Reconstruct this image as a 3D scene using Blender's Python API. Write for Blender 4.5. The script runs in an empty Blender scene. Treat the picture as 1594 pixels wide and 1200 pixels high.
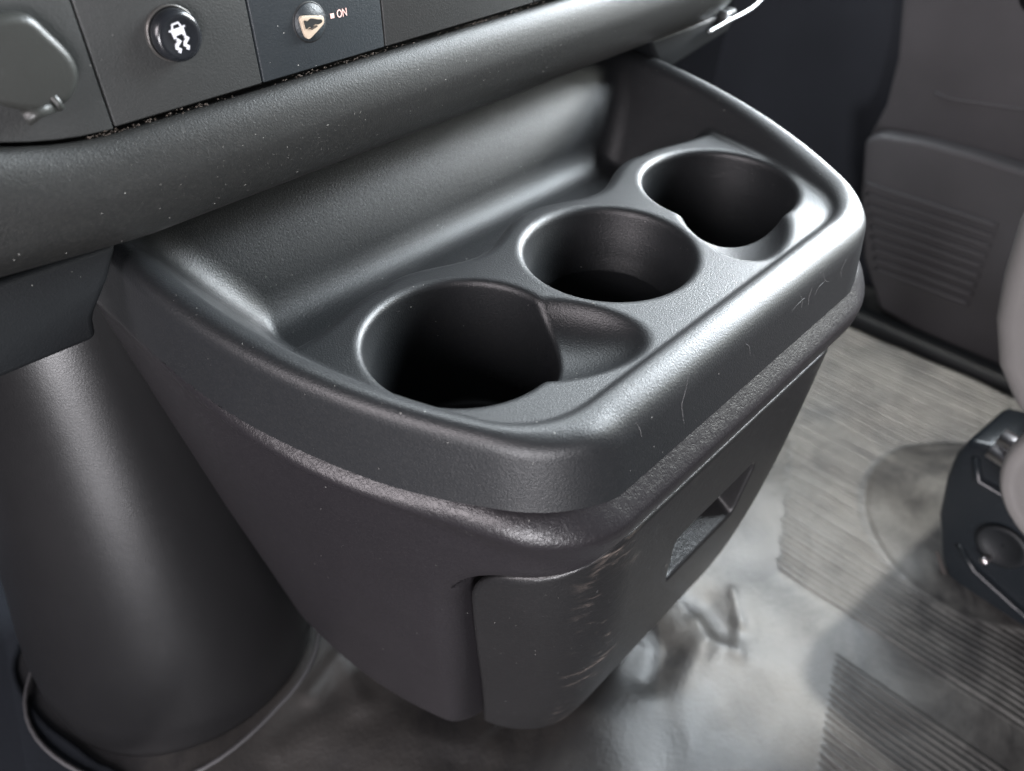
import bpy, bmesh, math, random
import numpy as np
import openvdb as vdb
from mathutils import Vector, Matrix

sc = bpy.context.scene
COL = sc.collection
random.seed(4); np.random.seed(4)

# ---------------------------------------------------------------- camera
cd = bpy.data.cameras.new('camera'); cam = bpy.data.objects.new('camera', cd); COL.objects.link(cam)
cr = Vector((0.6960, -0.7180, 0.0074)); cu = Vector((0.4706, 0.4640, 0.7505)); cf = Vector((0.5423, 0.5189, -0.6608))
cam.matrix_world = Matrix(((cr.x, cu.x, -cf.x, -0.2622), (cr.y, cu.y, -cf.y, -0.1879), (cr.z, cu.z, -cf.z, 0.1943), (0, 0, 0, 1)))
cd.sensor_width = 36; cd.lens = 36 * 1204.8 / 1594
cd.clip_start = 0.01; cd.clip_end = 50
cd.dof.use_dof = True; cd.dof.focus_distance = 0.335; cd.dof.aperture_fstop = 7.0
sc.camera = cam

# ---------------------------------------------------------------- light
sc.view_settings.view_transform = 'Standard'; sc.view_settings.look = 'None'
sc.view_settings.exposure = 0; sc.view_settings.gamma = 1
w = bpy.data.worlds.new('World'); sc.world = w; w.use_nodes = True
bg = w.node_tree.nodes['Background']; bg.inputs[0].default_value = (.80, .88, 1, 1); bg.inputs[1].default_value = 0.055

def area(name, loc, target, sx, sy, power, col, spread=180):
    l = bpy.data.lights.new(name, 'AREA'); l.shape = 'RECTANGLE'; l.size = sx; l.size_y = sy
    l.energy = power; l.color = col; l.spread = math.radians(spread)
    o = bpy.data.objects.new(name, l); COL.objects.link(o); o.location = loc
    d = Vector(target) - Vector(loc); o.rotation_euler = d.to_track_quat('-Z', 'Y').to_euler()
    return o
area('passenger_window_light', (1.25, -.17, .80), (0, 0, 0), 1.0, .42, 98, (.86, .94, 1))
area('door_window_low_light', (1.3, -.05, .40), (0, 0, 0), .8, .20, 52, (.93, .97, 1))
area('rear_cabin_light', (1.45, -1.05, .50), (0, .1, 0), .50, .4, 13, (.97, 1, .94))
area('windshield_light', (.75, .85, 1.25), (.1, 0, 0), 1.3, .5, 36, (.88, .95, 1))
area('driver_window_light', (-1.3, -.22, .50), (-.15, .05, -.15), .8, .6, 28, (1, .925, .965))
area('column_highlight_light', (-.95, -1.0, -.14), (-.2, .15, -.2), .5, .34, 30, (.98, .96, 1))  # unseen low lamp, added to put a highlight on the column
sp = bpy.data.lights.new('sun_through_window', 'SPOT'); sp.energy = 104; sp.color = (1, .96, .88); sp.shadow_soft_size = .02
sp.spot_size = math.radians(24); sp.spot_blend = .30
so = bpy.data.objects.new('sun_through_window', sp); COL.objects.link(so); so.location = (.72, -.05, 1.15)
so.rotation_euler = (Vector((.34, -.03, -.36)) - Vector(so.location)).to_track_quat('-Z', 'Y').to_euler()

# ---------------------------------------------------------------- helpers
def tag(o, label=None, cat=None, group=None, kind=None):
    if label: o['label'] = label
    if cat: o['category'] = cat
    if group: o['group'] = group
    if kind: o['kind'] = kind
    return o
def empty(name, loc, label, cat, group=None):
    o = bpy.data.objects.new(name, None); COL.objects.link(o); o.location = loc; o.empty_display_size = .02
    return tag(o, label, cat, group)
def link(name, me, mat, parent=None, world=True):
    o = bpy.data.objects.new(name, me); COL.objects.link(o)
    if mat and not me.materials: me.materials.append(mat)
    if parent:
        o.parent = parent
        bpy.context.view_layer.update()
        if world: o.matrix_parent_inverse = parent.matrix_world.inverted()
    return o
def meshobj(name, verts, faces, mat, parent=None, smooth=True, bevel=0, seg=3, sharp=None):
    me = bpy.data.meshes.new(name); me.from_pydata([tuple(v) for v in verts], [], [tuple(f) for f in faces]); me.update()
    bm = bmesh.new(); bm.from_mesh(me); bmesh.ops.recalc_face_normals(bm, faces=bm.faces)
    if bevel:
        es = [e for e in bm.edges if len(e.link_faces) == 2 and e.calc_face_angle(0) > math.radians(25)]
        bmesh.ops.bevel(bm, geom=es, offset=bevel, segments=seg, affect='EDGES', profile=.5, clamp_overlap=True)
    bm.to_mesh(me); bm.free()
    for p in me.polygons: p.use_smooth = smooth
    if smooth and sharp: me.set_sharp_from_angle(angle=math.radians(sharp))
    return link(name, me, mat, parent)
def box(name, a, b, mat, parent=None, bevel=.001, **k):
    (x0, y0, z0), (x1, y1, z1) = a, b
    v = [(x, y, z) for x in (x0, x1) for y in (y0, y1) for z in (z0, z1)]
    f = [(0, 1, 3, 2), (4, 6, 7, 5), (0, 4, 5, 1), (2, 3, 7, 6), (0, 2, 6, 4), (1, 5, 7, 3)]
    return meshobj(name, v, f, mat, parent, bevel=bevel, sharp=50, **k)
def prism(name, pts, axis, d0, d1, mat, parent=None, bevel=.001, frame=None, seg=3):
    """pts: 2-D outline; axis 'x','y','z' extrusion; or frame=(origin, u, v, n)"""
    n = len(pts); vs = []
    for d in (d0, d1):
        for (a, b) in pts:
            if frame: O, U, V, N = frame; vs.append(O + U * a + V * b + N * d)
            else: vs.append({'x': (d, a, b), 'y': (a, d, b), 'z': (a, b, d)}[axis])
    fs = [tuple(range(n)), tuple(range(2 * n - 1, n - 1, -1))] + [(i, (i + 1) % n, n + (i + 1) % n, n + i) for i in range(n)]
    return meshobj(name, vs, fs, mat, parent, bevel=bevel, seg=seg, sharp=50)
def tube(name, path, r, mat, parent=None, n=10, closed=False):
    P = [Vector(p) for p in path]; vs = []; fs = []; m = len(P)
    for i, p in enumerate(P):
        t = (P[(i + 1) % m if closed else min(i + 1, m - 1)] - P[i - 1 if closed else max(i - 1, 0)]).normalized()
        a = t.cross(Vector((0, 0, 1)))
        if a.length < .1: a = t.cross(Vector((0, 1, 0)))
        a.normalize(); b = t.cross(a)
        rr = r[i] if hasattr(r, '__len__') else r
        for k in range(n): vs.append(p + (a * math.cos(2 * math.pi * k / n) + b * math.sin(2 * math.pi * k / n)) * rr)
    for i in range(m if closed else m - 1):
        for k in range(n):
            j = (i + 1) % m
            fs.append((i * n + k, i * n + (k + 1) % n, j * n + (k + 1) % n, j * n + k))
    if not closed: fs += [tuple(range(n)), tuple(range((m - 1) * n, m * n))]
    return meshobj(name, vs, fs, mat, parent)
def smooth_path(pts, n=8, closed=False):
    P = [Vector(p) for p in pts]; out = []; m = len(P)
    for i in range(m if closed else m - 1):
        g = (lambda k: P[k % m]) if closed else (lambda k: P[max(0, min(m - 1, k))])
        p0, p1, p2, p3 = g(i - 1), g(i), g(i + 1), g(i + 2)
        for k in range(n):
            t = k / n
            out.append(.5 * ((2 * p1) + (p2 - p0) * t + (2 * p0 - 5 * p1 + 4 * p2 - p3) * t * t + (3 * p1 - p0 - 3 * p2 + p3) * t ** 3))
    if not closed: out.append(P[-1])
    return out
def sm2(pts, n=6):
    return [(p.x, p.y) for p in smooth_path([(a, b, 0) for a, b in pts], n, True)]
def lathe(name, prof, mat, parent, loc, ax=(0, 0, 1), n=48, sharp=None):
    ax = Vector(ax).normalized(); a = ax.orthogonal().normalized(); b = ax.cross(a); L = Vector(loc); vs = []; fs = []
    for (r, h) in prof:
        for k in range(n): vs.append(L + ax * h + (a * math.cos(2 * math.pi * k / n) + b * math.sin(2 * math.pi * k / n)) * r)
    for i in range(len(prof) - 1):
        for k in range(n): fs.append((i * n + k, i * n + (k + 1) % n, (i + 1) * n + (k + 1) % n, (i + 1) * n + k))
    fs += [tuple(range(n)), tuple(range((len(prof) - 1) * n, len(prof) * n))]
    return meshobj(name, vs, fs, mat, parent, sharp=sharp)

# ---- implicit surface -> mesh (millimetres in, metres out)
def smax(a, b, k):
    h = np.maximum(k - np.abs(a - b), 0) / k; return np.maximum(a, b) + h * h * k * .25
def smin(a, b, k): return -smax(-a, -b, k)
def S(t): t = np.clip(t, 0, 1); return t * t * (3 - 2 * t)
def vol(fn, lo, hi, h):
    ax = [np.arange(lo[i], hi[i] + h, h, dtype=np.float32) for i in range(3)]
    A = np.empty([len(a) for a in ax], np.float32)
    for s in range(0, len(ax[0]), 24):
        g = np.meshgrid(ax[0][s:s + 24], ax[1], ax[2], indexing='ij'); A[s:s + 24] = fn(*g)
    B = 4 * h
    A = np.clip(A, -B, B); A[0] = A[-1] = B; A[:, 0] = A[:, -1] = B; A[:, :, 0] = A[:, :, -1] = B
    g = vdb.FloatGrid(float(B)); g.copyFromArray(A)
    P, Q = g.convertToQuads(0.0)
    P = np.array(P, float) * h + np.array(lo); Q = np.array(Q)
    inner = np.all((P > np.array(lo) + 1.5 * h) & (P < np.array(hi) - 1.5 * h), axis=1)
    def grad(P, e=.35):
        G = np.zeros_like(P)
        for i in range(3):
            d = np.zeros(3); d[i] = e
            G[:, i] = (fn(*(P + d).T) - fn(*(P - d).T)) / (2 * e)
        return G
    for it in range(3):
        G = grad(P); F = fn(*P.T)
        st = -(F / np.maximum((G * G).sum(1), .05))[:, None] * G
        L = np.linalg.norm(st, axis=1, keepdims=True); st *= np.minimum(1, .6 * h / np.maximum(L, 1e-9))
        P = np.where(inner[:, None], P + st, P)
    G = grad(P); N = G / np.maximum(np.linalg.norm(G, axis=1, keepdims=True), 1e-9)
    a, b, c = P[Q[:, 0]], P[Q[:, 1]], P[Q[:, 2]]
    if (np.cross(b - a, c - a) * N[Q[:, 0]]).sum(1).mean() < 0: Q = Q[:, ::-1]
    return P, Q, N
def volmesh(name, P, Q, N, mat, parent, sel=None):
    if sel is not None: Q = Q[sel]
    u, inv = np.unique(Q, return_inverse=True); Q = inv.reshape(Q.shape); P = P[u]; N = N[u]
    me = bpy.data.meshes.new(name); me.vertices.add(len(P)); me.vertices.foreach_set('co', (P * .001).ravel())
    me.loops.add(Q.size); me.loops.foreach_set('vertex_index', Q.ravel())
    me.polygons.add(len(Q)); me.polygons.foreach_set('loop_start', np.arange(0, Q.size, 4)); 
    me.polygons.foreach_set('loop_total', np.full(len(Q), 4)); me.update(calc_edges=True)
    me.polygons.foreach_set('use_smooth', np.ones(len(Q), bool)); me.validate(clean_customdata=False)
    me.normals_split_custom_set_from_vertices([tuple(n) for n in N])
    return link(name, me, mat, parent)

# ---------------------------------------------------------------- materials
def nodes(name):
    m = bpy.data.materials.new(name); m.use_nodes = True; nt = m.node_tree
    return m, nt, nt.nodes['Principled BSDF']
def N_(nt, t, **k):
    n = nt.nodes.new(t)
    for a, b in k.items():
        if a.startswith('i_'): n.inputs[int(a[2:]) if a[2:].isdigit() else a[2:]].default_value = b
        else: setattr(n, a, b)
    return n
def ramp(nt, src, p0, p1, c0=(0, 0, 0, 1), c1=(1, 1, 1, 1)):
    r = nt.nodes.new('ShaderNodeValToRGB'); r.color_ramp.elements[0].position = p0; r.color_ramp.elements[1].position = p1
    r.color_ramp.elements[0].color = c0; r.color_ramp.elements[1].color = c1; nt.links.new(src, r.inputs[0]); return r.outputs[0]
def noise(nt, co, scale, detail=3, rough=.5, dist=0):
    n = nt.nodes.new('ShaderNodeTexNoise'); n.inputs['Scale'].default_value = scale; n.inputs['Detail'].default_value = detail
    n.inputs['Roughness'].default_value = rough; n.inputs['Distortion'].default_value = dist; nt.links.new(co, n.inputs['Vector']); return n.outputs[0]
def mix(nt, f, a, b, mode='MIX'):
    n = nt.nodes.new('ShaderNodeMix'); n.data_type = 'RGBA'; n.blend_type = mode
    for s, v in ((n.inputs[0], f), (n.inputs[6], a), (n.inputs[7], b)):
        if hasattr(v, 'links'): nt.links.new(v, s)
        else: s.default_value = v
    return n.outputs[2]
def math_(nt, op, a, b=0.):
    n = nt.nodes.new('ShaderNodeMath'); n.operation = op
    for s, v in ((n.inputs[0], a), (n.inputs[1], b)):
        if hasattr(v, 'links'): nt.links.new(v, s)
        else: s.default_value = v
    return n.outputs[0]
def bump(nt, h, strength, dist, prev=None):
    b = nt.nodes.new('ShaderNodeBump'); b.inputs['Strength'].default_value = strength; b.inputs['Distance'].default_value = dist
    nt.links.new(h, b.inputs['Height'])
    if prev: nt.links.new(prev, b.inputs['Normal'])
    return b.outputs[0]
def plastic(name, col, rough=.45, grain='fine', specks=.3, amt=1., dust=.0, spec=.5, speck_col=(.45, .45, .42, 1), scr=0.):
    m, nt, b = nodes(name); co = nt.nodes.new('ShaderNodeTexCoord').outputs['Object']
    big = noise(nt, co, 22, 4, .6)
    base = mix(nt, ramp(nt, big, .35, .7), (*[c * .95 for c in col], 1), (*[c * 1.06 for c in col], 1))
    if dust:
        d = math_(nt, 'MULTIPLY', ramp(nt, noise(nt, co, 700, 3, .75), .45, .85), dust * .35)
        base = mix(nt, d, base, (.30, .28, .25, 1))
    if specks:
        v = nt.nodes.new('ShaderNodeTexVoronoi'); v.inputs['Scale'].default_value = 480; nt.links.new(co, v.inputs['Vector'])
        sz = math_(nt, 'MULTIPLY', ramp(nt, noise(nt, co, 35, 3, .6), .36, .80), .17)
        sp = math_(nt, 'LESS_THAN', v.outputs['Distance'], sz)
        sx = nt.nodes.new('ShaderNodeSeparateColor'); nt.links.new(v.outputs['Color'], sx.inputs[0])
        sp = math_(nt, 'MULTIPLY', sp, math_(nt, 'GREATER_THAN', sx.outputs[0], 1 - specks))
        base = mix(nt, math_(nt, 'MULTIPLY', sp, .75), base, speck_col)
    nt.links.new(base, b.inputs['Base Color'])
    rr = nt.nodes.new('ShaderNodeMapRange'); rr.inputs[3].default_value = rough - .03; rr.inputs[4].default_value = rough + .05
    nt.links.new(noise(nt, co, 160, 5, .75), rr.inputs[0]); nt.links.new(rr.outputs[0], b.inputs['Roughness'])
    b.inputs['Specular IOR Level'].default_value = spec * .85
    if grain == 'fine':
        h = bump(nt, noise(nt, co, 1250, 2, .7), .42 * amt, .0005)
        h = bump(nt, noise(nt, co, 500, 3, .6), .08 * amt, .0005, h)
    elif grain == 'leather':
        h = None
        for sc_, st_, dd_ in ((300, .42, .0008), (620, .12, .0003)):
            nn = noise(nt, co, sc_, 2, .5, 1.5)
            rd = ramp(nt, math_(nt, 'ABSOLUTE', math_(nt, 'SUBTRACT', nn, .5)), 0, .10)
            h = bump(nt, rd, st_ * amt, dd_, h)
        h = bump(nt, noise(nt, co, 200, 4, .65, 1.), .35 * amt, .0014, h)
    else:
        h = bump(nt, noise(nt, co, 300, 4, .6), .12 * amt, .0006)
    if scr:
        mp = nt.nodes.new('ShaderNodeMapping'); mp.inputs['Rotation'].default_value = (.4, .3, .7); mp.inputs['Scale'].default_value = (900, 25, 300)
        nt.links.new(co, mp.inputs[0]); sn = noise(nt, mp.outputs[0], 1, 2, .5)
        h = bump(nt, ramp(nt, sn, .68, .74), scr, .0004, h)
    nt.links.new(h, b.inputs['Normal'])
    return m
M_tray = plastic('tray_plastic', (.0095, .0104, .0115), .41, 'fine', .10, 1.0, .06, scr=.12)
M_cup = plastic('cup_plastic', (.010, .010, .011), .4, 'fine', .08, .8, .03)
M_body = plastic('grained_vinyl', (.0110, .0100, .0115), .36, 'leather', .08, .36, .05)
M_door = plastic('door_plastic', (.0085, .0085, .0090), .37, 'leather', .14, .28, .05)
M_bol = plastic('bolster_plastic', (.0080, .0083, .0080), .46, 'fine', .12, .75, .10, scr=.15)
M_tile = plastic('panel_plastic', (.023, .0240, .0235), .46, 'fine', .10, .9, .05)
M_tile2 = plastic('panel_plastic_blue', (.016, .020, .023), .46, 'fine', .12, .9, .05)
M_cap = plastic('cap_plastic', (.022, .023, .021), .38, 'fine', .05, .6)
M_col = plastic('footwell_vinyl', (.0070, .0070, .0075), .30, 'fine', 0, .35, .02)
M_dark = plastic('dark_plastic', (.007, .008, .009), .5, 'fine', .05, .8, spec=.3)
M_grey = plastic('door_trim_grey', (.070, .068, .071), .5, 'fine', .04, .8)
M_wall = plastic('dark_carpet', (.018, .021, .027), .8, 'soft', 0, 2)
M_carpet = plastic('navy_carpet', (.006, .009, .014), .85, 'soft', 0, 2)
M_seat = plastic('seat_trim_grey', (.125, .120, .116), .5, 'fine', 0, .5)
M_brk = plastic('bracket_plastic', (.008, .010, .012), .25, 'soft', .02, .5)
M_mesh = M_dark
def simple(name, col, rough=.4, metal=0., spec=.5):
    m, nt, b = nodes(name); co = nt.nodes.new('ShaderNodeTexCoord').outputs['Object']
    nt.links.new(mix(nt, noise(nt, co, 300, 3), (*[c * .8 for c in col], 1), (*[min(1, c * 1.15) for c in col], 1)), b.inputs['Base Color'])
    b.inputs['Roughness'].default_value = rough; b.inputs['Metallic'].default_value = metal; b.inputs['Specular IOR Level'].default_value = spec
    return m
M_btn = simple('button_gloss', (.009, .010, .012), .24)
M_ring = simple('button_ring', (.10, .095, .09), .3, .6)
M_icon = simple('icon_paint', (.55, .55, .58), .5)
M_on = simple('marker_paint', (.75, .50, .45), .5)
M_bez = simple('keyhole_bezel', (.42, .34, .26), .4)
M_blk = simple('black_void', (.004, .004, .004), .6)
M_met = simple('bright_metal', (.42, .43, .44), .38, 1.)
M_bolt = simple('bolt_steel', (.50, .47, .47), .3, 1.)
M_dirt = simple('dust_line', (.055, .043, .034), .95)
M_rust = simple('rust_edge', (.022, .017, .015), .8)
M_hair = simple('stitched_edge', (.045, .044, .046), .6)

def scuffed():
    """door front: dark plastic with dusty pale scuff streaks (marks with a shape of their own)"""
    m = M_door.copy(); m.name = 'scuffed_plastic'; nt = m.node_tree; b = nt.nodes['Principled BSDF']
    co = nt.nodes.new('ShaderNodeTexCoord').outputs['Object']
    old = b.inputs['Base Color'].links[0].from_socket
    s = nt.nodes.new('ShaderNodeSeparateXYZ'); nt.links.new(co, s.inputs[0])
    mp = nt.nodes.new('ShaderNodeMapping'); mp.inputs['Rotation'].default_value = (0, math.radians(35), 0); mp.inputs['Scale'].default_value = (45, 60, 190)
    nt.links.new(co, mp.inputs[0]); n1 = ramp(nt, noise(nt, mp.outputs[0], 1, 6, .72, .6), .52, .70)
    dx = math_(nt, 'ABSOLUTE', math_(nt, 'SUBTRACT', s.outputs[0], math_(nt, 'ADD', math_(nt, 'MULTIPLY', s.outputs[2], -.10), -.098)))
    band = ramp(nt, dx, .004, .020, (1, 1, 1, 1), (0, 0, 0, 1))
    n2 = ramp(nt, noise(nt, co, 34, 3), .45, .58)
    f = math_(nt, 'MULTIPLY', math_(nt, 'MULTIPLY', n1, band), math_(nt, 'MULTIPLY', n2, .42))
    nt.links.new(mix(nt, f, old, (.34, .28, .24, 1)), b.inputs['Base Color'])
    return m
M_scuff = scuffed()

def floor_mat():
    m, nt, b = nodes('floor_vinyl'); co = nt.nodes.new('ShaderNodeTexCoord').outputs['Object']
    g = ramp(nt, noise(nt, co, 9, 5, .6, .8), .38, .62)
    base = mix(nt, g, (.012, .012, .013, 1), (.034, .032, .030, 1))
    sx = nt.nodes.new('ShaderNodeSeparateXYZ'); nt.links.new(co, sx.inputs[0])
    # dust mottling; its x ramp paints the sunlit right paler, the shaded left darker
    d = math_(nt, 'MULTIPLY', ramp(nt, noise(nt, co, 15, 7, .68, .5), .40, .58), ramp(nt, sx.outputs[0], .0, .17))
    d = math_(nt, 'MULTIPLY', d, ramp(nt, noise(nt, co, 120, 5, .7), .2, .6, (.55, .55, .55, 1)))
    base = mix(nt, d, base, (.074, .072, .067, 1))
    nt.links.new(base, b.inputs['Base Color'])
    rr = nt.nodes.new('ShaderNodeMapRange'); rr.inputs[3].default_value = .34; rr.inputs[4].default_value = .52
    nt.links.new(noise(nt, co, 30, 4), rr.inputs[0]); nt.links.new(rr.outputs[0], b.inputs['Roughness'])
    h = bump(nt, noise(nt, co, 260, 4, .7), .35, .0012); h = bump(nt, noise(nt, co, 900, 2), .2, .0005, h); nt.links.new(h, b.inputs['Normal'])
    return m
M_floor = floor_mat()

# ================================================================ setting
FZ = -360.
rng = np.random.RandomState(7)
def vnoise(x, y, s, seed):
    r = np.random.RandomState(seed).rand(64, 64); X = x / s; Y = y / s
    i = np.floor(X).astype(int); j = np.floor(Y).astype(int); u = X - i; v = Y - j; u = u * u * (3 - 2 * u); v = v * v * (3 - 2 * v)
    g = lambda a, b: r[a % 64, b % 64]
    return g(i, j) * (1 - u) * (1 - v) + g(i + 1, j) * u * (1 - v) + g(i, j + 1) * (1 - u) * v + g(i + 1, j + 1) * u * v
def floor_h(x, y):
    h = 5 * (vnoise(x, y, 90, 1) - .5) + 2 * (vnoise(x, y, 35, 2) - .5)
    # raised transmission hump under the console
    h = h + 14 * S((60 - x) / 160) 
    # moulded ribs, running fore and aft
    d = np.hypot((x - 345) / 1.0, (y + 190) / .95)            # smooth round pad
    disk = S((112 - d) / 8)
    e1 = -11 + (x - 328) * .48                                # front row ends on a slanted line
    row1 = S((x - 176) / 3) * S(((e1 + 2 * np.sin(x * .31)) - y) / 3 + .5) * (x < 328) + (x >= 328) * 1. * (x < 545)
    row1 = row1 * (1 - disk)
    e2 = -160 + (x - 118) * .36
    row2 = (x < 140) * (x > 20) * S((e2 - y) / 3)
    row = np.maximum(row1, row2)
    ph = x / 5.8; fr_ = np.abs((ph % 1) - .5) * 2
    grp = (np.floor(ph) % 3) == 0
    rib = -S((fr_ - .55) / .35) * np.where(grp, 1.1, .85) 
    h = h + 2.8 * row * rib + 1.5 * row + .9 * disk * S((d - 98) / 10) * (d < 112) + 1.6 * disk
    # creases in the loose vinyl beside the console
    up = np.zeros_like(h); dn = np.zeros_like(h)
    for (ax, ay, bx, by, wd, hh) in [(150, -36, 133, -65, 5, 4), (133, -65, 111, -85, 5, 6), (111, -85, 86, -99, 6, 6), (86, -99, 30, -112, 10, 4),
                                     (95, -34, 87, -61, 5, 5), (87, -61, 78, -76, 5, 7), (78, -76, 88, -97, 5, 5), (78, -76, 42, -78, 7, 6), (42, -78, 1, -71, 10, 4), (88, -45, 82, -68, 5, 3),
                                     (56, -37, 49, -54, 7, -6), (49, -54, 22, -60, 8, -6), (100, -80, 108, -60, 9, -5), (20, -95, -20, -130, 12, 5), (-30, -60, -60, -110, 16, 5),
                                     (-135, 111, -165, 100, 5, 7), (-135, 104, -146, 70, 6, 6), (-146, 70, -203, 82, 8, 6), (-135, 29, -106, -20, 12, 7), (-175, 60, -135, 10, 9, 5), (-160, 20, -120, -40, 10, 6)]:
        L2 = (bx - ax) ** 2 + (by - ay) ** 2; t = np.clip(((x - ax) * (bx - ax) + (y - ay) * (by - ay)) / L2, 0, 1)
        dd = np.hypot(x - ax - t * (bx - ax), y - ay - t * (by - ay)) + 8 * (vnoise(x, y, 45, 5) - .5)
        tm = hh * np.exp(-(dd / (wd * 2.1)) ** 2)
        if hh > 0: up = smax(up, tm, 5)
        else: dn = np.minimum(dn, tm)
    return h + up + dn
def grid_mesh(name, xs, ys, hf, mat, kind=None):
    Xg, Yg = np.meshgrid(xs, ys, indexing='ij'); Z = FZ + hf(Xg, Yg)
    P = np.stack([Xg, Yg, Z], -1).reshape(-1, 3) * .001; n, m = Xg.shape
    i = (np.arange(n - 1)[:, None] * m + np.arange(m - 1)[None]).ravel()
    Q = np.stack([i, i + m, i + m + 1, i + 1], 1)
    me = bpy.data.meshes.new(name); me.vertices.add(len(P)); me.vertices.foreach_set('co', P.ravel())
    me.loops.add(Q.size); me.loops.foreach_set('vertex_index', Q.ravel()); me.polygons.add(len(Q))
    me.polygons.foreach_set('loop_start', np.arange(0, Q.size, 4)); me.polygons.foreach_set('loop_total', np.full(len(Q), 4))
    me.update(calc_edges=True); me.polygons.foreach_set('use_smooth', np.ones(len(Q), bool))
    o = link(name, me, mat); return tag(o, kind=kind)
xs = np.concatenate([np.arange(-900, -320, 20), np.arange(-320, 640, 1.6), np.arange(640, 1100, 20)])
ys = np.concatenate([np.arange(-900, -330, 20), np.arange(-330, 330, 2.0), np.arange(330, 1000, 20)])
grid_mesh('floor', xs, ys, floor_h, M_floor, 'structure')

# dark front bulkhead beyond the floor
bw = empty('front_bulkhead', (.4, .42, -.36), 'dark carpeted bulkhead in shadow behind the console, left of the grey door', 'bulkhead')
prof = [(.40, -.37), (.36, -.20), (.34, .02), (.34, .16), (.44, .16), (.50, -.37)]
prism('carpet_lining', prof, 'x', -.7, .74, M_wall, bw, bevel=.01)
prism('side_lining', [(.64, .02), (.70, .34), (.74, .50), (.76, .50), (.76, .02)], 'z', -.37, .16, M_wall, bw, bevel=.006)
lathe('fixing_stud', [(0, .0), (.006, .0), (.007, .003), (.004, .006), (0, .006)], M_dark, bw, (.86, .358, -.25), (0, -1, 0), 20)

# ================================================================ centre console
con = empty('centre_console', (0, 0, -.29), 'black moulded console with three cup holders above a storage bin', 'console')
PX = [2.52525253e-06, -0.00211417749, 0.370450938, 159.416883]
def Xo(y):
    y = np.clip(y, -95, 105); return ((PX[0] * y + PX[1]) * y + PX[2]) * y + PX[3]
def Zr(y): return 12.9 + .094 * y - 1.2 * S((-y - 50) / 22)
def Zs(y): return -21 + .095 * np.clip(y, -90, 130)
def gout(x, y, o=0, of=0, k=26): return smax((np.abs(x) - Xo(y) - 1.5 - o) * .95, -(y + 80.5 + of), k)
CUPS = [(-95., 0., 1), (0., 0., 0), (95., 0., -1)]
def cupvoid(x, y, z, cx, cy, nd):
    r = np.hypot(x - cx, y - cy)
    rad = 41.2 + z * .085 if nd else 41.2 + np.maximum(z, -25) * .24 + np.clip(z + 25, -8, 0) * .3
    f = smax((r - rad) * .97, -70 - z, 5)
    if nd:
        # thumb notch, elongated at 45 degrees
        s = .7071; a = ((x - cx) * nd - (y - cy)) * s; b = ((x - cx) * nd + (y - cy)) * s
        ea, eb, ec = 40., 27., 19.
        q = (a - 36) / ea; wv = b / (eb * (1 - .18 * np.clip(q, 0, 1))); zz = (z - 4) / ec
        k0 = np.sqrt(q * q + wv * wv + zz * zz) + 1e-6
        k1 = np.sqrt((q / ea) ** 2 + (wv / eb) ** 2 + (zz / ec) ** 2) + 1e-6
        f = smin(f, np.maximum(k0 * (k0 - 1) / k1, z - 30), 2.2)
    return f
def tray(x, y, z):
    d = .11 * np.maximum(Zr(y) - z, 0)
    shell = np.maximum(smax(gout(x, y) - d, z - Zr(y), 7 + 5.5 * S((-y - 64) / 12) * S((108 - np.abs(x)) / 20)), Zs(y) - 3 - z)
    core = np.maximum(gout(x, y) + 14, np.maximum(-84 - z, z))
    solid = np.minimum(shell, core)
    wall = .70 * (Zr(y) - z)
    gi = smax((np.abs(x) - Xo(y) + 9.5) * .95, -(y + 63.5), 22)
    front_lip = .9 * np.clip(Zr(y) - z, 0, 5)
    gin = smax((np.abs(x) - Xo(y) + 9.0 + wall) * .80, -(y + 64.5 - np.clip(Zr(y) - z, 0, 8) * .25), 20)
    yb = 48.5 + np.where(np.abs(x) < 98, 6.3 * np.cos(2 * np.pi * x / 87.), 5 - 9 * S((np.abs(x) - 98) / 45)) 
    back = y - (105 + .32 * (z + 34) + .007 * np.maximum(z + 18, 0) ** 2)
    vf = -z
    vr = smax(yb - y + .45 * (-z), -34 - z, 7)
    fl = smin(vf, vr * .9, 6)
    void = smax(smax(gin, fl, 2.6), back, 14)
    for c in CUPS: void = smin(void, cupvoid(x, y, z, *c), 4)
    return smax(solid, -void, 5.5)
P, Q, Nn = vol(tray, (-192, -96, -88), (192, 150, 36), 1.25)
cen = P[Q].mean(1); tray_p = None
cls = np.zeros(len(Q), int)
for k, (cx, cy, nd) in enumerate(CUPS):
    r = np.hypot(cen[:, 0] - cx, cen[:, 1] - cy); 
    cls[(r < 41.2) & (cen[:, 2] < -12)] = k + 1
# hollow core side faces never seen: fine
tr = volmesh('tray', P, Q, Nn, M_tray, con, cls == 0)
labs = ['cup holder nearest the camera with a thumb notch', 'round middle cup holder without a notch', 'cup holder farthest from the camera with a thumb notch']
for k in range(3):
    o = volmesh('cup_holder', P, Q, Nn, M_tray, tr, cls == k + 1); o['label'] = labs[k]

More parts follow.
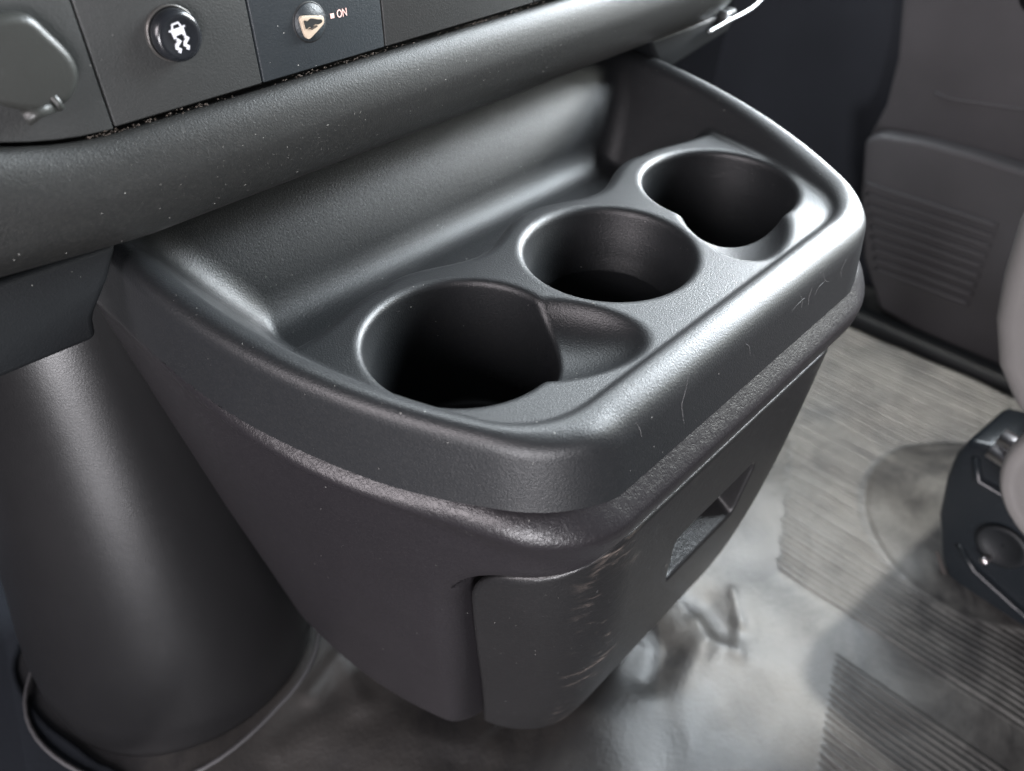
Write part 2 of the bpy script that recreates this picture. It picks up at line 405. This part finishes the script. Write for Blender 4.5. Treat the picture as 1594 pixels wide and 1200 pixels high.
def os_(t, y=0.): return 2.6 + 5.6 * (1 - .8 * S((y + 10) / 110)) * np.exp(-((t - 7) / (6. + 5 * S((-y - 15) / 55))) ** 2) + 3.2 * S((-y - 38) / 36) - .125 * np.maximum(t - 8, 0)
def of_(t): return 3.4 + 7.2 * S(t / 12) - 5.6 * S((t - 15) / 20)
def zseam(x): return -60 - 12 * S((np.abs(x) - 84) / 42)
def ypil(z): return -34 + 20 * np.clip((-z - 100) / 190, -1, 1.2)
def body(x, y, z):
    t = Zs(y) - z
    g = smax((np.abs(x) - (Xo(y) + 1.5 + os_(t, y))) * .96, -(y + 80.5 + of_(t)), 24)
    f = smax(g, z - Zs(y) - 2.5, 8)
    f = smax(f, -(z + 292) * .97, 26)
    f = smax(f, (y - (120 + (z + 280) * .333)) * .95, 10)
    f = smax(f, -np.maximum(gout(x, y) + 10, -(z + 95)), 2)
    cav = smax(z - zseam(x), y - ypil(z), 46)
    cav = np.maximum(cav, np.abs(x) - 400)
    return smax(f, -cav, 2.5 + 7 * S((np.abs(x) - 100) / 24))
P, Q, Nn = vol(body, (-198, -100, -300), (198, 205, 0), 1.7)
volmesh('body_shell', P, Q, Nn, M_body, con)

zk = np.array([-300, -280, -250, -200, -150, -110, -80, -60.]); yk = np.array([-52, -58.5, -67, -76.3, -81.5, -84., -85.6, -86.0])
pk = np.polyfit(zk, yk, 4)
def door(x, y, z):
    t = Zs(y) - z
    g = smax((np.abs(x) - (Xo(y) + 1.5 + os_(t, y) - 4 - 9 * S((-z - 80) / 200))) * .96, -(y - np.polyval(pk, z)), 30)
    f = smax(g, z - (zseam(x) - 2.2), 2.2); f = smax(f, -(z + 291), 9); f = smax(f, smax(y - (ypil(z) - 4.5), z - (zseam(x) - 2.4), 34), 4)
    xx = x - 2
    v = smax(np.abs(xx) - (35 + .12 * (z + 136)), np.abs(z + 136) - 23, 9)
    v = smax(v, -159 + .55 * (y + 84) - z, 3)
    v = smax(v, y - (-73 + (x + 33) * .34), 3)
    return smax(f, -v, 1.8)
P, Q, Nn = vol(door, (-165, -96, -300), (165, 0, -52), 1.5)
cen = P[Q].mean(1)
hr = (np.abs(cen[:, 0] - 2) < 35.5 + .12 * (cen[:, 2] + 136)) & (np.abs(cen[:, 2] + 136) < 23.5) & (cen[:, 1] > np.polyval(pk, cen[:, 2]) + 2.0) & (cen[:, 1] < -40)
dr = volmesh('bin_door', P, Q, Nn, M_scuff, con, ~hr)
volmesh('handle_recess', P, Q, Nn, M_scuff, dr, hr)

# ================================================================ dashboard
dash = empty('dashboard', (0, .12, .08), 'dark grey dashboard with switch panels, push button and key switch', 'dashboard')
# padded lower edge: profile swept along x, left end rising round the socket panel
def seam_z(x):
    d = max(0., -.168 - x); return .0785 + 4.2 * d * d + .02 * d
xsb = list(np.linspace(-.46, -.16, 40)) + list(np.linspace(-.15, .21, 40)) + [.22, .23, .24, .25, .26, .27, .28, .287]
rows = []
for x in xsb:
    zt = min(seam_z(x), .17); e = S(np.array((x - .20) / .085)).item()
    drop = .010 * e; zl = .0355 + .0 * e + max(0, -.17 - x) * .10
    pts = [(.112, zt - .004), (.1015, zt - .0012), (.0985, zt - .0004), (.0955, zt - .0022), (.0925, zt - .007), (.0905, zt - .014), (.0900, (zt + zl) / 2 + .001), (.0915, zl + .013), (.0945, zl + .0065), (.0985, zl + .0020), (.1040, zl), (.116, zl + .0015), (.14, zl + .010), (.19, zl + .03)]
    sp = smooth_path([(x, a + .0 , b) for a, b in pts], 4)
    sp = [Vector((p.x, p.y + .012 * e * e, p.z + .004 * e)) for p in sp]
    rows.append(sp)
n = len(rows[0]); vs = [p for r_ in rows for p in r_]; fs = [(i * n + k, i * n + k + 1, (i + 1) * n + k + 1, (i + 1) * n + k) for i in range(len(rows) - 1) for k in range(n - 1)]
fs += [tuple(range(n)), tuple(range((len(rows) - 1) * n, len(rows) * n))]
meshobj('padded_edge', vs, fs, M_bol, dash)
# switch panel tiles
def tile(x0, x1, mat, slx0, slx1, lab=None, curve=False):
    z0 = .0800; z1 = .150
    if curve:
        pts = [(x1, z0 - .0006)] + [(x, seam_z(x) + .0009) for x in np.linspace(-.18, -.30, 16)] + [(-.30, z1), (x1 + slx1 * (z1 - z0), z1)]
    else:
        pts = [(x0, z0), (x1, z0), (x1 + slx1 * (z1 - z0), z1), (x0 + slx0 * (z1 - z0), z1)]
    o = prism('switch_panel', pts, 'y', .0998, .112, mat, dash, bevel=.0005)
    if lab: o['label'] = lab
    return o
g = .0004; A, B, C_, D = -.1679, -.1070, -.0448, .0517
tile(0, A - g, M_tile, 0, 0, 'panel with the round socket cap', True)
t2 = tile(A + g, B - g, M_tile, 0, 0, 'panel with the round push button')
t3 = tile(B + g, C_ - g, M_tile2, 0, 0, 'bluish black panel with the key switch')
tile(C_ + g, D - g, M_tile, 0, 0, 'blank panel'); tile(D + g, .29, M_tile, 0, 0, 'blank panel at the far end')
box('panel_backing', (-.32, .1135, .06), (.29, .125, .155), M_blk, dash)
# dust gathered in the seam: many small clumps in one strip
vs = []; fs = []
for i in range(420):
    x = random.uniform(-.178, .06); 
    if random.random() > .25 + .75 * (math.sin(x * 70) > -.2): continue
    z = seam_z(x) + random.gauss(.0004, .00035); y = .0990 + random.uniform(-.0006, .0008); s = random.uniform(.0001, .00034); b0 = len(vs)
    for k in range(6):
        d = [(1, 0, 0), (-1, 0, 0), (0, 1, 0), (0, -1, 0), (0, 0, 1), (0, 0, -1)][k]
        vs.append((x + d[0] * s * random.uniform(.8, 2.2), y + d[1] * s, z + d[2] * s * .8))
    fs += [tuple(b0 + q for q in f) for f in [(0, 2, 4), (2, 1, 4), (1, 3, 4), (3, 0, 4), (2, 0, 5), (1, 2, 5), (3, 1, 5), (0, 3, 5)]]
o = meshobj('seam_dust', vs, fs, M_dirt, dash, smooth=False); o['kind'] = 'stuff'
# socket cap with hinge
cap_pts = sm2([(-.200, .1262), (-.1885, .1250), (-.1835, .1185), (-.1795, .1105), (-.1795, .1040), (-.1835, .0985), (-.1890, .0962), (-.1965, .0968), (-.206, .102), (-.212, .112), (-.209, .122)], 5)
cap_pts = [(a + .0045, b - .003) for a, b in cap_pts]
cp = prism('socket_cap', cap_pts, 'y', .0930, .1000, M_cap, dash, bevel=.0032, seg=6)
tube('cap_hinge', [(-.1955, .0950, .0925), (-.1915, .0945, .0935), (-.1865, .0950, .0945)], [.0026, .0019, .0026], M_cap, cp, 16)
tube('cap_hinge', [(-.1858, .0955, .0950), (-.1838, .0955, .0955)], [.0034, .0034], M_cap, cp, 16)
# push button
BC = (-.1382, .0998, .1056)
bt = lathe('push_button', [(.0088, -.002), (.0088, .0042), (.0083, .0055), (.0072, .0063), (.0060, .0061), (.0035, .0056), (.0005, .0054)], M_btn, dash, BC, (0, -1, 0), 64)
lathe('button_ring', [(.0096, -.001), (.0096, .0010), (.0091, .0016), (.0089, .0008)], M_ring, bt, BC, (0, -1, 0), 64)
# icon: skidding car, raised paint on the button face
def flat(name, polys, y, mat, parent, th=.00025):
    vs = []; fs = []
    for p in polys:
        b0 = len(vs); n = len(p)
        for d in (0, th):
            vs += [(a, y - d, b) for a, b in p]
        fs += [tuple(range(b0, b0 + n)), tuple(range(b0 + 2 * n - 1, b0 + n - 1, -1))] + [(b0 + i, b0 + (i + 1) % n, b0 + n + (i + 1) % n, b0 + n + i) for i in range(n)]
    return meshobj(name, vs, fs, mat, parent, smooth=False)
def stroke(pts, wd):
    L = []; R = []
    for i, (a, b) in enumerate(pts):
        q0 = pts[max(i - 1, 0)]; q1 = pts[min(i + 1, len(pts) - 1)]; dx, dy = q1[0] - q0[0], q1[1] - q0[1]; l = math.hypot(dx, dy)
        L.append((a - dy / l * wd, b + dx / l * wd)); R.append((a + dy / l * wd, b - dx / l * wd))
    return L + R[::-1]
rot = math.radians(7)
def ic(p, s=.00118): 
    return [(BC[0] + s * (a * math.cos(rot) - b * math.sin(rot)), BC[2] + s * (a * math.sin(rot) + b * math.cos(rot))) for a, b in p]
polys = [ic(stroke([(-1.5, 2.4), (-1.0, 3.9), (1.0, 3.9), (1.5, 2.4)], .24)),
         ic([(-1.9, 2.5), (1.9, 2.5), (2.0, 1.9), (1.9, .7), (-1.9, .7), (-2.0, 1.9)]),
         ic([(-1.9, .72), (-1.1, .72), (-1.1, .0), (-1.9, .0)]), ic([(1.1, .72), (1.9, .72), (1.9, .0), (1.1, .0)]),
         ic([(-2.6, 2.6), (-2.0, 2.6), (-2.0, 2.2), (-2.6, 2.2)]), ic([(2.0, 2.6), (2.6, 2.6), (2.6, 2.2), (2.0, 2.2)]),
         ic(stroke([(-1.2, -.4), (-.4, -1.0), (-1.9, -1.9), (-2.2, -2.6), (-1.3, -3.3), (-1.9, -4.0)], .48)),
         ic(stroke([(1.4, -.4), (2.2, -1.0), (.9, -1.9), (.6, -2.6), (1.4, -3.3), (.9, -4.0)], .48))]
flat('button_icon', polys, BC[1] - .0056, M_icon, bt, .0004)
# key switch
KC = (-.0813, .0998, .0977)
ks = lathe('key_switch', [(.0072, -.002), (.0072, .0004), (.0070, .0008), (.0005, .0009)], M_tile2, dash, KC, (0, -1, 0), 64)
lathe('switch_ring', [(.0078, -.001), (.0078, .0001), (.0073, .0001)], M_blk, ks, KC, (0, -1, 0), 64)
bz = prism('keyhole_bezel', [(KC[0] + a * .001, KC[2] + b * .001) for a, b in sm2([(-5.0, 3.2), (-1, 2.9), (3.6, 2.0), (5.2, 1.6), (5.4, -.2), (4.4, -1.6), (-1.6, -5.0), (-3.4, -5.2), (-4.4, -3.6), (-5.0, 0)], 4)], 'y', .0975, .0991, M_bez, ks, bevel=.0005)
prism('keyhole', [(KC[0] + a * .001, KC[2] + b * .001) for a, b in sm2([(-4.0, 1.9), (-2.4, 1.3), (-.8, 2.0), (2.6, 1.0), (4.0, .7), (4.0, -.3), (2.2, -.7), (.4, -.4), (-.8, -1.5), (-2.2, -.8), (-3.6, -1.4), (-4.0, .2)], 3)], 'y', .0970, .0978, M_blk, bz, bevel=0)
prism('keyhole_ward', [(KC[0] + a * .001, KC[2] + b * .001) for a, b in [(-2.6, -1.6), (-1.0, -2.2), (1.8, -1.6), (1.6, -1.0), (-.6, -1.2)]], 'y', .0972, .0977, M_dirt, bz, bevel=0)
sq = [(-.0712, .0970), (-.0694, .0970), (-.0694, .0988), (-.0712, .0988)]
mk = flat('position_mark', [sq], .0998, M_on, t3, .0002)
tc = bpy.data.curves.new('on_text', 'FONT'); tc.body = 'ON'; tc.size = .0044; tc.extrude = .0001
to = bpy.data.objects.new('tmp', tc); COL.objects.link(to); bpy.context.view_layer.update()
me = bpy.data.meshes.new_from_object(to); bpy.data.objects.remove(to)
for v in me.vertices: x, y, z = v.co; v.co = (-.0680 + x * .74, .0997 - z, .0966 + y)
me.materials.clear(); link('on_lettering', me, M_on, t3)
# underside and end of the dash
prism('under_panel', [(-.40, .043), (-.178, .0335), (-.186, .0205), (-.197, .0070), (-.199, -.0030), (-.235, -.0020), (-.40, .004)], 'y', .1085, .135, M_dark, dash, bevel=.003)
prism('end_panel', [(.165, .036), (.272, .034), (.262, .020), (.200, .012), (.186, .008)], 'y', .104, .19, M_dark, dash, bevel=.003)
tube('metal_trim', smooth_path([(.2255, .0985, .0292), (.236, .098, .0305), (.2486, .0975, .0320), (.2640, .0975, .0330), (.2772, .0975, .0345), (.290, .098, .0385), (.298, .100, .046)], 5), .0013, M_met, dash)
box('trim_clip', (.247, .0985, .030), (.251, .106, .037), M_met, dash, bevel=.0006)

# ================================================================ column left of the console
col = empty('footwell_column', (-.205, .205, -.36), 'rounded black vinyl column standing on the floor left of the console', 'column')
vs = []; fs = []; n = 72; H = [(-.372, .080), (-.358, .086), (-.34, .0910), (-.31, .0935), (-.27, .0915), (-.22, .084), (-.16, .075), (-.10, .067), (-.04, .062), (.02, .058), (.035, .057)]
H = [(p.x, p.y) for p in smooth_path([(a, b, 0) for a, b in H], 5)]
for z, r in H:
    sh = (z + .36) * .12
    for k in range(n):
        a = 2 * math.pi * k / n; q = 1 + .03 * math.cos(2 * a + .5)
        vs.append((-.205 + sh * .55 + r * q * math.cos(a), .205 + sh * .5 + r * q * math.sin(a), z))
fs = [(i * n + k, i * n + (k + 1) % n, (i + 1) * n + (k + 1) % n, (i + 1) * n + k) for i in range(len(H) - 1) for k in range(n)]
meshobj('column_cover', vs, fs, M_col, col)
# cut edge of the floor covering around the column
ed = []
for k in range(64):
    a = 2 * math.pi * k / 64; rr = .0975 + .012 * max(0, math.cos(a - math.radians(190))) + .002 * math.sin(5 * a)
    ed.append((-.205 + rr * math.cos(a), .205 + rr * math.sin(a), -.3375 + .003 * math.sin(a * 2 + 1)))
tag(tube('floor_edging', ed, .0016, M_hair, None, 10, True), 'thin ridged edging strip of the floor covering around the foot of the black column', 'edging')

# ================================================================ door on the right
dr_ = empty('vehicle_door', (.60, 0, -.36), 'grey door trim with a ribbed map pocket at the far right', 'door')
dp = [(.112, -.02), (.120, .12), (-.60, .12), (-.60, -.365), (-.05, -.365), (.030, -.345), (.062, -.290), (.088, -.217), (.100, -.158), (.094, -.124), (.0975, -.078)]
prism('door_panel', dp, 'x', .604, .64, M_grey, dr_, bevel=.006)
pk_ = [(.0960, -.156), (.082, -.1465), (.040, -.1400), (-.011, -.1375), (-.06, -.138), (-.25, -.142), (-.5, -.142), (-.5, -.352), (-.05, -.352), (.018, -.340), (.055, -.288), (.081, -.217)]
prism('map_pocket', pk_, 'x', .580, .605, M_grey, dr_, bevel=.006)
vs = []; fs = []
for i in range(9):
    z0 = -.2005 - i * .0115; L0 = .078 - i * .0052; L1 = -.058 - .001 * i
    tube('pocket_rib', [(.5805, L0 + .002, z0), (.5795, L0 - .004, z0), (.5795, L1 + .004, z0 + .002), (.5805, L1 - .002, z0 + .002)], .0030, M_grey, dr_, 8)
tube('panel_crease', [(.6035, .05, -.0985), (.6035, .037, -.1015), (.6035, -.037, -.093), (.6035, -.3, -.06)], .0016, M_grey, dr_, 8)
lathe('window_crank_base', [(.024, 0), (.024, .004), (.020, .007), (.001, .007)], M_dark, dr_, (.604, -.012, .010), (-1, 0, 0), 40)
tag(box('door_sill', (.548, -.9, -.362), (.578, .30, -.340), M_dark, None, bevel=.008, seg=4), 'rounded sill strip along the floor below the grey door', 'sill')

# ================================================================ seat mount, bottom right
BA = Vector((.2732, -.1916, 0)); BL = Vector((-.1294, -.9916, 0)); BN = Vector((.9916, -.1294, 0)); BZ = Vector((0, 0, 1))
sm_ = empty('seat_mount', (.27, -.20, -.36), 'glossy black seat mount bracket with bolts on the floor at the right edge', 'seat mount')
fr = (BA, BL, BZ, BN)
out = [(-.0405, -.221), (-.0315, -.2180), (-.0205, -.2150), (-.004, -.216), (.09, -.216), (.12, -.24), (.12, -.366), (.035, -.366), (.014, -.366), (-.0005, -.360), (-.0150, -.343), (-.0335, -.3025), (-.042, -.263), (-.0440, -.239)]
br = prism('bracket', out, None, -.002, .06, M_brk, sm_, bevel=.005, frame=fr, seg=4)
tube('bracket_ledge', [BA + BL * a + BZ * b - BN * c for a, b, c in [(-.030, -.232, .001), (-.020, -.249, .004), (.009, -.247, .005), (.06, -.244, .004)]], .0036, M_brk, sm_, 10)
tube('bracket_ledge', [BA + BL * a + BZ * b - BN * c for a, b, c in [(-.010, -.318, .001), (.010, -.330, .004), (.045, -.338, .004), (.09, -.345, .003)]], .003, M_brk, sm_, 10)
lathe('bolt_cup', [(.019, 0), (.019, .003), (.016, .004), (.013, .001), (.001, .0)], M_dark, sm_, BA + BL * .016 + BZ * -.292 - BN * .002, -BN, 32)
lathe('bolt', [(.0035, 0), (.0035, .006), (.0025, .008), (.0005, .0085)], M_bolt, sm_, BA + BL * .0125 + BZ * -.309 - BN * .004, -BN, 20)
for (a, b) in ((-.0135, -.2125), (-.012, -.197)):
    tube('cross_bolt', [BA + BL * (a - .010) + BZ * b - BN * .010, BA + BL * (a + .035) + BZ * (b - .003) - BN * .010], .0062, M_bolt, sm_, 12)
tube('rusty_edge', [BA + BL * a + BZ * b - BN * .002 for a, b in [(-.020, -.338), (-.008, -.353), (.004, -.361), (.04, -.3615), (.10, -.361)]], .0014, M_rust, sm_, 6)
kb = lathe('recliner_knob', [(.050, -.012), (.0565, -.006), (.058, 0), (.0565, .006), (.052, .010), (.048, .0085), (.044, .009), (.001, .011)], M_seat, None, BA + BL * .049 + BZ * -.181 - BN * .040, -BN, 64)
tag(kb, 'round grey knob cover above the black seat mount at the right edge', 'knob cover')
st = [(-.070, .02), (-.0715, -.040), (-.066, -.0756), (-.058, -.1065), (-.0437, -.1355), (-.020, -.160), (.02, -.170), (.60, -.170), (.60, .02)]
tag(prism('vehicle_seat', st, None, -.035, .42, M_seat, None, bevel=.016, frame=fr, seg=5), 'pale grey curved seat base side cut off by the right edge', 'seat')

# dark carpet on the driver's side of the column
tag(prism('carpet', [(p.x, p.y) for p in smooth_path([(-.60, -.40, 0), (-.33, -.20, 0), (-.285, .10, 0), (-.294, .17, 0), (-.306, .22, 0), (-.305, .27, 0), (-.285, .31, 0), (-.28, .40, 0), (-.6, .42, 0)], 5)], 'z', -.362, -.337, M_carpet, None, bevel=.004), kind='structure')

# fine dust flakes and hairline scratches lying on the tray and the padded edge (real specks on the surface)
from mathutils.bvhtree import BVHTree
dg = bpy.context.evaluated_depsgraph_get()
def flakes(name, target, mat, count, sampler, smin_, smax_, parent):
    bvh = BVHTree.FromObject(target, dg); vs = []; fs = []; n = 0; tries = 0
    while n < count and tries < count * 6:
        tries += 1; o, d = sampler(); h, nn, _, _ = bvh.ray_cast(Vector(o), Vector(d))
        if h is None: continue
        n += 1; a = nn.orthogonal().normalized(); b = nn.cross(a); sz = smin_ + (smax_ - smin_) * random.random() ** 3; b0 = len(vs)
        L = sz * (random.uniform(1, 1.6) if random.random() < .85 else random.uniform(3, 7)); t = random.uniform(0, 6.28)
        u = a * math.cos(t) + b * math.sin(t); v = nn.cross(u)
        for p in (u * L, v * sz, -u * L, -v * sz * .8): vs.append(h + p + nn * .00004)
        vs.append(h + nn * (.00005 + sz * .5)); fs += [(b0, b0 + 1, b0 + 4), (b0 + 1, b0 + 2, b0 + 4), (b0 + 2, b0 + 3, b0 + 4), (b0 + 3, b0, b0 + 4)]
    o = meshobj(name, vs, fs, mat, parent, smooth=False); o['kind'] = 'stuff'; return o
M_fl = simple('pale_dust', (.20, .195, .18), .9)
flakes('dust_specks', tr, M_fl, 520, lambda: ((random.uniform(-.17, .17), random.uniform(-.09, .12), .1), (0, random.uniform(-.1, .25), -1)), .00006, .00026, tr)
pe = bpy.data.objects['padded_edge']
flakes('dust_specks', pe, M_fl, 900, lambda: ((random.triangular(-.20, .19, -.08), .0, random.uniform(.04, .082)), (0, 1, 0)), .00005, .00014, dash)
flakes('dust_specks', dr, M_fl, 110, lambda: ((random.uniform(-.12, .12), -.2, random.uniform(-.2, -.06)), (0, 1, 0)), .00006, .00022, dr)
bv = BVHTree.FromObject(tr, dg); bvs = []
def hair(name, pts, r, mat, parent):
    P = []
    for x, z in pts:
        h, nn, _, _ = bv.ray_cast(Vector((x, -.2, z)), Vector((0, 1, 0)))
        if h: P.append(h + nn * r * .25)
    if len(P) > 2: tube(name, P, [r * (.3 + .7 * math.sin(math.pi * (i + .5) / len(P))) for i in range(len(P))], mat, parent, 5)
M_scr = simple('scratch_edge', (.10, .10, .10), .5)
for pts in [[(-.0485, .001), (-.0525, -.004), (-.0555, -.010), (-.0545, -.016), (-.0525, -.0227)], [(-.084, -.002), (-.0825, -.006), (-.0815, -.010)], [(.036, -.004), (.039, -.008), (.040, -.013)], [(.048, -.006), (.046, -.010), (.047, -.015)],
            [(.030, -.010), (.036, -.0085), (.042, -.0085)], [(.058, -.003), (.061, -.008), (.066, -.011)], [(.052, -.012), (.055, -.009), (.060, -.0085)], [(-.010, -.006), (-.006, -.010), (-.004, -.016)], [(.082, -.006), (.078, -.010), (.080, -.015)]]:
    q = smooth_path([(a, b, 0) for a, b in pts], 5); hair('scratch', [(p.x, p.y) for p in q], .00009, M_scr, tr)
